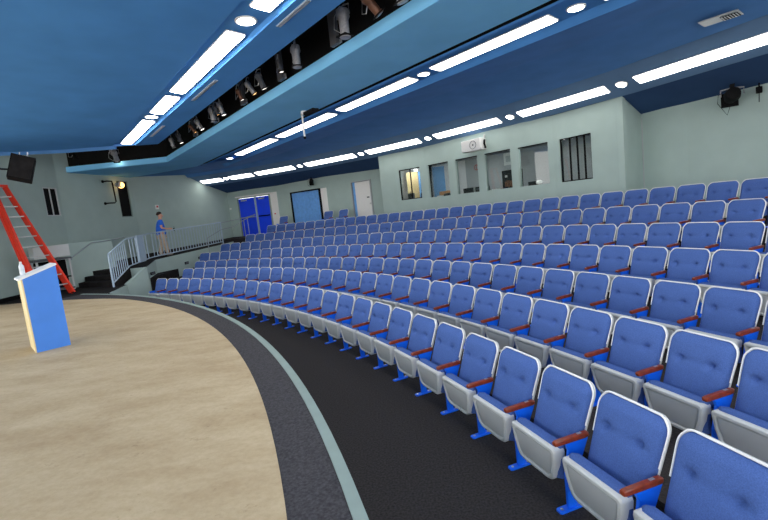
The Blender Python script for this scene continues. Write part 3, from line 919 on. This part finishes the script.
# ------------------------------------------------------------------ podium with bottle
az = R_(44)
PDX, PDY = -4.94, 6.258
pd = thing('podium', 'blue sided podium with cream edges and white slanted top on the tan stage', 'podium', (PDX, PDY, STZ), az)
w, dep = .207, .56
pz = lambda x: 1.135 + x * .34
def slab(x0, x1, y0, y1, z0, z1):
    mb = MB()
    zz = lambda z, x: z(x) if callable(z) else z
    vs = [(x, y, zz(z, x)) for z in (z0, z1) for x, y in ((x0, y0), (x1, y0), (x1, y1), (x0, y1))]
    return mb.add(vs, [(0, 1, 2, 3), (4, 5, 6, 7), (0, 1, 5, 4), (1, 2, 6, 5), (2, 3, 7, 6), (3, 0, 4, 7)])
for y in (0, dep - .02):
    sd = slab(-w, w, y, y + .02, 0, pz).build('side_panel', M['podium'], pd)
    slab(-w - .004, -w + .012, y - .001, y + .045, 0, lambda x: pz(x) - .002).build('edge_strip', M['cream'], sd)
slab(w - .02, w, .02, dep - .02, 0, pz).build('front_panel', M['podium'], pd)
slab(-w, -w + .015, .02, dep - .02, 0, pz).build('back_panel', M['cream'], pd)
slab(-w + .03, w - .02, .02, dep - .02, .55, .57).build('shelf', M['cream'], pd)
slab(-w + .02, w - .02, .02, dep - .02, .02, .05).build('bottom_board', M['cream'], pd)
slab(-w - .035, w + .012, -.012, dep + .012, lambda x: pz(x) + .001, lambda x: pz(x) + .026).build('desk_top', M['white'], pd)
q = Matrix.Rotation(az, 3, 'Z') @ Vector((-.16, .22, 0))
wb = thing('water_bottle', 'clear plastic water bottle standing on the podium top', 'bottle', (PDX + q.x, PDY + q.y, STZ + 1.118))
MB().lathe([(.03, 0), (.032, .01), (.032, .06), (.029, .07), (.032, .08), (.032, .13), (.014, .165), (.013, .18)], n=14).build('bottle_body', M['bottle'], wb, smooth=True)
MB().lathe([(.015, .18), (.015, .197)], n=12).build('cap', M['white'], wb)

# ------------------------------------------------------------------ ladder
ld = thing('stepladder', 'tall red folded stepladder with aluminium steps leaning behind the podium', 'ladder', (-9.65, 12.83, STZ))
o = Vector((-9.65, 12.83, STZ))
F1, F2 = Vector((-9.52, 13.24, STZ)), Vector((-9.80, 12.38, STZ))
T0 = Vector((-11.02, 13.12, STZ + 3.36))
cv = (F1 - F2).normalized()
T1, T2 = T0 + cv * .17, T0 - cv * .17
back = Vector((-.16, .06, .0))
def beam(a, b, w_, t_, name, m_):
    d = (b - a).normalized()
    x = cv - d * cv.dot(d)
    x.normalize()
    y = d.cross(x)
    lp = [[p + x * sx * w_ / 2 + y * sy * t_ / 2 - o for sx, sy in ((-1, -1), (1, -1), (1, 1), (-1, 1))] for p in (a, b)]
    return MB().loft(lp).build(name, m_, ld)
beam(F1, T1, .055, .14, 'front_rail', M['red'])
beam(F2, T2, .055, .14, 'front_rail', M['red'])
beam(F1 + back + cv * .02, T1 + back * .6 + cv * .03, .045, .10, 'rear_rail', M['red'])
beam(F2 + back - cv * .02, T2 + back * .6 - cv * .03, .045, .10, 'rear_rail', M['red'])
for i in range(1, 11):
    f = i / 11
    a, b = F1.lerp(T1, f), F2.lerp(T2, f)
    m_ = (a + b) / 2 - o
    sp = MB()
    L = (a - b).length
    sp.box(m_, (L - .03, .085, .03), rz=math.atan2(cv.y, cv.x))
    sp.build('step', M['alu'], ld)
for i in (2, 5, 8):
    f = i / 11
    a, b = F1.lerp(T1, f) + back, F2.lerp(T2, f) + back
    MB().tube([a - o, b - o], .012, 6).build('rear_brace', M['alu'], ld)
MB().box(T0 - o + Vector((-.02, 0, .03)), (.42, .2, .06), rz=math.atan2(cv.y, cv.x)).build('top_cap', M['red'], ld, bevel=.01)
for p in (F1, F2):
    MB().box(p - o + Vector((0, 0, .02)), (.07, .11, .04), rz=math.atan2(cv.y, cv.x)).build('rubber_foot', M['black'], ld)

# white topped cart behind the ladder
ct = thing('equipment_cart', 'white topped equipment cart with dark shelves behind the red ladder', 'cart', (-10.55, 13.95, STZ), R_(52))
MB().box((0, 0, 1.30), (.95, .5, .38)).build('top_box', M['wallpale'], ct, bevel=.01)
MB().box((0, 0, 1.05), (.98, .52, .05)).build('worktop', M['postgrey'], ct)
MB().box((0, .2, .55), (.86, .06, .9)).build('back_panel', M['black'], ct)
MB().box((0, 0, .45), (.86, .46, .03)).build('shelf', M['black'], ct)
MB().box((0, 0, .08), (.9, .48, .05)).build('base', M['postgrey'], ct)
for sx in (-.43, .43):
    for sy in (-.21, .21):
        MB().box((sx, sy, .55), (.05, .05, 1.05)).build('leg', M['wallpale'], ct)
MB().box((-.15, -.02, .62), (.28, .3, .28)).build('amplifier', M['postgrey'], ct)

# loudspeaker on its bracket by the stage wall
sp = thing('loudspeaker', 'black loudspeaker tilted on bracket high on left wall above ladder', 'speaker', (-8.98, 11.5, 4.30), R_(38))
q = Matrix.Rotation(R_(-8), 3, 'X') @ Matrix.Rotation(R_(17), 3, 'Y')
MB().box((0, 0, 0), (.5, .34, .62), m=q).build('cabinet', M['black'], sp, bevel=.012)
MB().box(q @ Vector((0, -.176, 0)), (.45, .012, .57), m=q).build('grille', M['blacktop'], sp)
for x in (.0, .16):
    MB().tube([(x, 0, .29), (x + .02, 0, .42)], .018, 6).build('eye_bolt', M['silver'], sp)
MB().tube([(-.26, .05, .0), (-.42, .25, .04), (-.62, .8, .30), (-.75, 1.4, .38)], .022, 8).build('bracket_arm', M['black'], sp, smooth=True)

# wall lamp on pipe bracket beside the tall dark window
def wp(s, z, t):
    return Vector(f_w2(s, z, t))
base = wp(2.3, 4.1, 0)
lp = thing('wall_lamp', 'lit amber lamp on black pipe bracket beside the tall dark window', 'lamp', tuple(base))
pts = [wp(2.1, 4.62, -.01), wp(2.12, 4.62, -.2), wp(2.35, 4.62, -.22), wp(2.37, 4.5, -.22), wp(2.4, 3.78, -.22), wp(2.34, 3.74, -.2), wp(2.06, 3.73, -.15), wp(2.04, 3.73, -.01)]
MB().tube([p - base for p in pts], .028, 8).build('pipe_bracket', M['black'], lp, smooth=True)
for p in (pts[0], pts[-1]):
    MB().ball(p - base, .06).build('wall_flange', M['black'], lp, smooth=True)
MB().lathe([(.05, -.1), (.09, -.06), (.1, .06), (.12, .1)], wp(2.6, 4.48, -.26) - base, 12, Matrix.Rotation(PI / 2, 3, 'Y')).build('lamp_housing', M['silvergrey'], lp, smooth=True)
MB().tube([wp(2.38, 4.48, -.22) - base, wp(2.58, 4.48, -.25) - base], .02, 6).build('lamp_arm', M['silver'], lp)
MB().ball(wp(2.76, 4.47, -.28) - base, (.13, .13, .13)).build('bulb', M['warmlamp'], lp, smooth=True)

# fire alarm on the wall above the person
fa = thing('fire_alarm', 'small white and red alarm strobe on left wall above the person', 'fire alarm', f_w3(1.05, 3.52, -.002), a_w3)
MB().box((0, -.025, 0), (.16, .05, .2)).build('strobe_body', M['white'], fa, bevel=.01)
MB().box((0, -.055, .02), (.09, .012, .09)).build('strobe_face', M['redmark'], fa, bevel=.006)

# ------------------------------------------------------------------ booth contents
def bpt(f, s, z, t):
    return f(s, z, t)
pj = thing('projector', 'white projector box with round fan grille on booth wall above windows', 'projector', f_b2(2.5, 4.10, -.2), a_b2)
MB().box((0, 0, 0), (.78, .36, .38)).build('case', M['white'], pj, bevel=.015)
rg = [(.10 + .13 * math.cos(2 * PI * i / 20), -.185, .13 * math.sin(2 * PI * i / 20)) for i in range(20)]
MB().tube(rg, .008, 5, closed=True).build('fan_grille', M['postgrey'], pj)
MB().lathe([(.03, 0), (.02, .01)], (.10, -.182, 0), 12, Matrix.Rotation(PI / 2, 3, 'X')).build('fan_hub', M['postgrey'], pj)
MB().tube([(.42, .05, .12), (.44, .0, -.02), (.46, .02, -.16)], .035, 8).build('lens_barrel', M['black'], pj, smooth=True)
MB().tube([(.36, .1, .16), (.4, .1, .3)], .03, 6).build('mount', M['silver'], pj)
# control desk running below the window sills
dk = MB()
ins = [(f_b1(.7, 0, .2)), f_b1(2.3, 0, .2), f_b2(0.1, 0, .22), f_b2(5.2, 0, .22), f_b2(5.2, 0, .8), f_b2(.1, 0, .9), f_b1(2.2, 0, .9), f_b1(.7, 0, .8)]
dk.prism([p[:2] for p in ins], 2.47, 2.51)
tag(dk.build('control_desk', M['boothgrey']), 'long grey control desk running under the booth windows', 'desk')
def prop(name, label, cat, f, ang, s, t, size, m_, extra=None, z=2.511):
    q_ = thing(name, label, cat, f(s, z, t), ang)
    MB().box((0, 0, size[2] / 2), size).build('body', M[m_], q_, bevel=.01)
    if extra:
        extra(q_, size)
    return q_
def screen(q_, s):
    MB().box((0, -s[1] / 2 - .004, s[2] / 2), (s[0] * .86, .006, s[2] * .8)).build('screen', M['blacktop'], q_)
prop('monitor', 'small grey monitor in the bottom corner of first booth window', 'monitor', f_b1, a_b1, 1.2, .45, (.28, .1, .3), 'postgrey', screen)
prop('equipment_box', 'small black box on the sill of first booth window', 'box', f_b1, a_b1, 1.95, .4, (.3, .2, .26), 'black', lambda q_, s: MB().box((0, 0, s[2] + .01), (.1, .03, .02)).build('handle', M['postgrey'], q_))
prop('cardboard_box', 'orange cardboard box on desk behind second booth window', 'box', f_b2, a_b2, .30, .72, (.42, .26, .22), 'orangebox', lambda q_, s: MB().box((0, 0, s[2] + .003), (s[0], .05, .006)).build('tape', M['tan'], q_))
prop('paper_stack', 'low white paper pile on second window sill of booth', 'papers', f_b2, a_b2, .30, .40, (.24, .16, .07), 'white')
prop('mixing_console', 'black mixing console on desk behind second booth window', 'console', f_b2, a_b2, .80, .42, (.48, .28, .1), 'black', lambda q_, s: MB().box((0, -.02, s[2] + .012), (.4, .2, .02)).build('fader_panel', M['postgrey'], q_))
prop('lighting_console', 'low black console with white divider in third booth window', 'console', f_b2, a_b2, 1.78, .4, (.46, .3, .2), 'black', lambda q_, s: MB().box((.25, 0, s[2] * .5), (.025, .3, s[2])).build('end_cheek', M['white'], q_))
prop('rack_unit', 'second low black unit in third booth window', 'console', f_b2, a_b2, 2.3, .4, (.42, .3, .2), 'black', lambda q_, s: MB().box((0, -.155, s[2] * .6), (.3, .01, .04)).build('display', M['postgrey'], q_))
def cubby(q_, s):
    MB().box((-.02, -.20, .30), (.36, .03, .44)).build('opening', M['blacktop'], q_)
    for i in range(5):
        MB().box((-.14 + i * .06, -.222, .16 + .02 * (i % 2)), (.04, .02, .18 + .03 * (i % 3))).build('tool', M['brown'], q_)
    MB().box((-.1, -.222, .42), (.08, .02, .07)).build('label_card', M['white'], q_)
prop('open_cabinet', 'open black cabinet of brown gear in the fourth booth window', 'cabinet', f_b2, a_b2, 3.46, .52, (.58, .36, .62), 'black', cubby)
prop('white_binder', 'white binder lying on fourth booth window sill', 'binder', f_b2, a_b2, 2.93, .40, (.36, .22, .06), 'white')
prop('desk_lamp', 'low black and white desk lamp in fifth booth window corner', 'lamp', f_b2, a_b2, 4.28, .4, (.26, .2, .14), 'black', lambda q_, s: MB().ball((.2, 0, .09), (.12, .09, .07)).build('lamp_shade', M['white'], q_, smooth=True))
prop('black_speaker', 'small black speaker at far side of fifth booth window', 'speaker', f_b2, a_b2, 4.98, .4, (.1, .14, .3), 'black', screen)
# tan door and blue panel at the back of the booth's first room
td = thing('storage_cabinet', 'tall tan cupboard seen through first booth window', 'cupboard', (1.62, 19.15, BZ), 0)
MB().box((0, 0, 1.05), (.44, .3, 2.1)).build('carcass', M['tan'], td, bevel=.01)
MB().box((-.25, -.1, 1.05), (.05, .1, 2.1)).build('side_trim', M['cream'], td)
MB().box((.29, -.02, 1.05), (.12, .28, 2.1)).build('blue_side', M['curtain'], td)
MB().box((-.16, -.16, 1.2), (.02, .03, .16)).build('handle', M['black'], td)
tag(MB().prism([(2.42, 18.62), (2.92, 18.62), (2.92, 18.66), (2.42, 18.66)], BZ, 3.8).build('blue_screen', M['curtain']), 'blue upright screen seen through the second booth window', 'screen')
ss = thing('round_sign', 'round red and white sign seen in the third booth window', 'sign', f_b2(2.33, 3.38, .1), a_b2)
MB().lathe([(.1, 0), (.1, .01)], n=20, m=Matrix.Rotation(PI / 2, 3, 'X')).build('disc', M['redmark'], ss)
MB().lathe([(.072, .0105), (.072, .013)], n=20, m=Matrix.Rotation(PI / 2, 3, 'X')).build('face', M['boothgrey'], ss)
MB().box((0, -.016, 0), (.025, .008, .12)).build('bar', M['redmark'], ss)
wn = thing('notice_board', 'white notice panel high behind the fourth booth window', 'notice', f_b2(3.52, 3.5, .35), a_b2)
MB().box((0, 0, 0), (.46, .03, .4)).build('board', M['white'], wn)
MB().box((0, -.018, .0), (.3, .008, .2)).build('sheet', M['wallpale'], wn)
MB().tube([(0, 0, .2), (0, 0, .48)], .01, 6).build('hanger', M['pipe'], wn)
# unseen fill lamps added to brighten the booth interior
for x, y, z, r, lb in ((1.5, 18.5, 3.965, .28, 'added unseen fill lamp inside the first booth room'), (3.6, 16.9, 3.965, .28, 'added unseen fill lamp inside booth behind the third window'),
                       (5.6, 14.5, 3.965, .28, 'added unseen fill lamp inside booth between fifth and last windows')):
    b_ = thing('booth_fill_lamp', lb, 'lamp', (x, y, z), 0, 'added fill lamps inside the booth')
    MB().lathe([(r, 0), (r, -.04), (r * .8, -.06)], n=16).build('lens', M['boothfill'], b_)
    MB().lathe([(r * 1.1, .004), (r * 1.1, -.02)], n=16).build('bezel', M['silver'], b_)

# spotlights on the right-hand wall
rs = spotlight('black theatre spotlight clamped under the ceiling by right wall', (8.2, 10.1, 4.13), R_(150), 1.75, 'black', 'silver', 1.6, .16, 'spotlights near walls', .16, 'black')
r2 = thing('small_sensor', 'tiny black sensor hanging beside the spotlight on right wall', 'sensor', (8.68, 9.95, 4.0), R_(-60))
MB().box((0, 0, 0), (.1, .08, .14)).build('body', M['black'], r2, bevel=.01)
MB().tube([(0, 0, -.06), (0, 0, -.26)], .008, 6).build('pull_cord', M['black'], r2)
MB().tube([(0, 0, .06), (0, 0, .16)], .015, 6).build('stem', M['black'], r2)
spotlight('black spotlight clamped under the ceiling above the curtain opening', (-3.12, 21.75, 4.14), R_(190), 1.9, 'black', 'silver', 1.1, .2, 'spotlights near walls', .12, 'black')

# ------------------------------------------------------------------ person on the ramp
def skin_obj(name, verts, edges, radii, material, parent, sub=2, root=0):
    me = bpy.data.meshes.new(name)
    me.from_pydata(verts, edges, [])
    ob = bpy.data.objects.new(name, me)
    C.objects.link(ob)
    ob.parent = parent
    md = ob.modifiers.new('skin', 'SKIN')
    md.use_smooth_shade = True
    for i, r in enumerate(radii):
        r = r if hasattr(r, '__len__') else (r, r)
        r = (r[0] * 1.2, r[1] * 1.2) if name != 'body' else (r[0] * 1.08, r[1] * 1.08)
        me.skin_vertices[0].data[i].radius = r
        me.skin_vertices[0].data[i].use_root = (i == root)
    s = ob.modifiers.new('subd', 'SUBSURF')
    s.levels = s.render_levels = sub
    me.materials.append(material)
    return ob
PX, PY = -9.1, 18.3
ps = thing('person', 'person in blue shirt and khaki trousers walking up the ramp behind railing', 'person', (PX, PY, rampz((PX, PY))), R_(28))
# local frame: +x forward (facing), +y to the figure's left, z up
V, Ed, Rd = [], [], []
def v(p, r, link=None):
    V.append(p)
    Rd.append(r)
    if link is not None:
        Ed.append((link, len(V) - 1))
    return len(V) - 1
pel = v((0, 0, .95), (.15, .11))
sp1 = v((.0, 0, 1.12), (.14, .10), pel)
ch = v((.02, 0, 1.34), (.16, .12), sp1)
nk = v((.03, 0, 1.50), .06, ch)
hd0 = v((.055, 0, 1.58), .065, nk)
hd1 = v((.065, 0, 1.66), (.08, .095), hd0)
hd2 = v((.055, 0, 1.745), (.07, .085), hd1)
FING = []
for s in (-1, 1):
    sh = v((.02, s * .17, 1.42), .06, ch)
    if s < 0:     # near arm, bent forward towards the rail
        el = v((.04, s * .23, 1.14), .043, sh)
        wr = v((.27, s * .20, 1.08), .03, el)
        pa_ = v((.34, s * .195, 1.075), (.036, .02), wr)
        d = Vector((1, 0, -.05))
    else:
        el = v((-.03, s * .24, 1.14), .043, sh)
        wr = v((.08, s * .25, .90), .03, el)
        pa_ = v((.10, s * .25, .83), (.036, .02), wr)
        d = Vector((.25, 0, -1))
    up = Vector((0, 0, 1)) if s < 0 else Vector((1, 0, .2))
    base = Vector(V[pa_])
    for k, ln in enumerate((.070, .080, .075, .058)):
        b0 = base + d * .03 + up * (.026 - .017 * k)
        i0 = v(tuple(b0), .0095, pa_)
        b1 = b0 + d * ln * .55
        i1 = v(tuple(b1), .009, i0)
        b2 = b1 + d * ln * .3 + Vector((0, -s * .02, -.012))
        v(tuple(b2), .008, i1)
    t0 = v(tuple(base + up * .03 - d * .02), .011, pa_)
    v(tuple(base + up * .055 + d * .025), .009, t0)
for s, fx in ((-1, .12), (1, -.12)):
    hp = v((.0, s * .09, .88), .085, pel)
    kn = v((fx * .6 + .02, s * .10, .50), .058, hp)
    an = v((fx * 1.1 - .02, s * .10, .09), .04, kn)
    v((fx * 1.1 + .1, s * .11, .04), .035, an)
body = skin_obj('body', V, Ed, Rd, M['skin'], ps)
# clothing
V, Ed, Rd = [], [], []
az0 = v((0, 0, .80), (.165, .13))
a0 = v((0, 0, .95), (.17, .13), az0)
a1 = v((.0, 0, 1.12), (.165, .125), a0)
a2 = v((.02, 0, 1.34), (.18, .14), a1)
a3 = v((.025, 0, 1.455), .085, a2)
for s in (-1, 1):
    b0 = v((.02, s * .175, 1.42), .078, a2)
    v(((.035 if s < 0 else -.01), s * .215, 1.24), .068, b0)
skin_obj('shirt', V, Ed, Rd, M['tshirt'], ps)
V, Ed, Rd = [], [], []
a0 = v((0, 0, .93), (.16, .125))
for s, fx in ((-1, .12), (1, -.12)):
    h = v((.0, s * .085, .84), .10, a0)
    k_ = v((fx * .6 + .02, s * .10, .50), .078, h)
    v((fx * 1.08 - .01, s * .10, .07), .066, k_)
skin_obj('trousers', V, Ed, Rd, M['khaki'], ps)
hr = MB().ball((.035, 0, 1.745), (.098, .088, .085), 16, 10)
hr.v = [(x - (.03 if z < 1.72 else 0), y, z) for x, y, z in hr.v]
hr.build('hair', M['hair'], ps, smooth=True)
for s in (-1, 1):
    MB().ball((.055, s * .086, 1.66), (.02, .012, .032), 8, 6).build('ear', M['skin'], ps, smooth=True)
    MB().ball((.148, s * .03, 1.675), (.012, .012, .010), 8, 6).build('eye', M['white'], ps, smooth=True)
    fx = .12 if s < 0 else -.12
    MB().ball((fx * 1.1 + .05, s * .105, .045), (.15, .062, .062), 12, 8).build('shoe', M['shoe'], ps, smooth=True)
MB().ball((.165, 0, 1.645), (.022, .016, .026), 8, 6).build('nose', M['skin'], ps, smooth=True)
MB().ball((.148, 0, 1.605), (.012, .026, .008), 8, 6).build('mouth', M['redmark'], ps, smooth=True)
rd = Matrix.Rotation(R_(28), 3, 'Z') @ Vector((.49, -.20, 1.05))
ph = thing('handheld_radio', 'black handheld radio held in the walking person hand', 'radio', (PX + rd.x, PY + rd.y, rampz((PX, PY)) + 1.03), R_(28))
MB().box((0, 0, .0), (.05, .03, .13)).build('case', M['black'], ph, bevel=.006)
MB().tube([(.015, 0, .06), (.015, 0, .13)], .006, 6).build('antenna', M['black'], ph)

# ------------------------------------------------------------------ world, camera, view
wd = bpy.data.worlds.new('World')
SC.world = wd
wd.use_nodes = True
bg = wd.node_tree.nodes['Background']
bg.inputs['Color'].default_value = (1, .98, .96, 1)
bg.inputs['Strength'].default_value = 2.9

cam = bpy.data.cameras.new('Camera')
cam.sensor_width = 36
cam.lens = 436.649 * 36 / 768
cam.clip_end = 200
co = bpy.data.objects.new('Camera', cam)
C.objects.link(co)
rt = Vector((0.994143, -0.012405, -0.107358))
up = Vector((0.108072, 0.114115, 0.987572))
fw = Vector((0.0, 0.99339, -0.114787))
m4 = Matrix((rt, up, -fw)).transposed().to_4x4()
m4.translation = Vector((0, 0, EYE))
co.matrix_world = m4
SC.camera = co
SC.view_settings.view_transform = 'Standard'
SC.view_settings.look = 'None'
SC.view_settings.gamma = 1
SC.view_settings.use_curve_mapping = False
SC.view_settings.exposure = .32
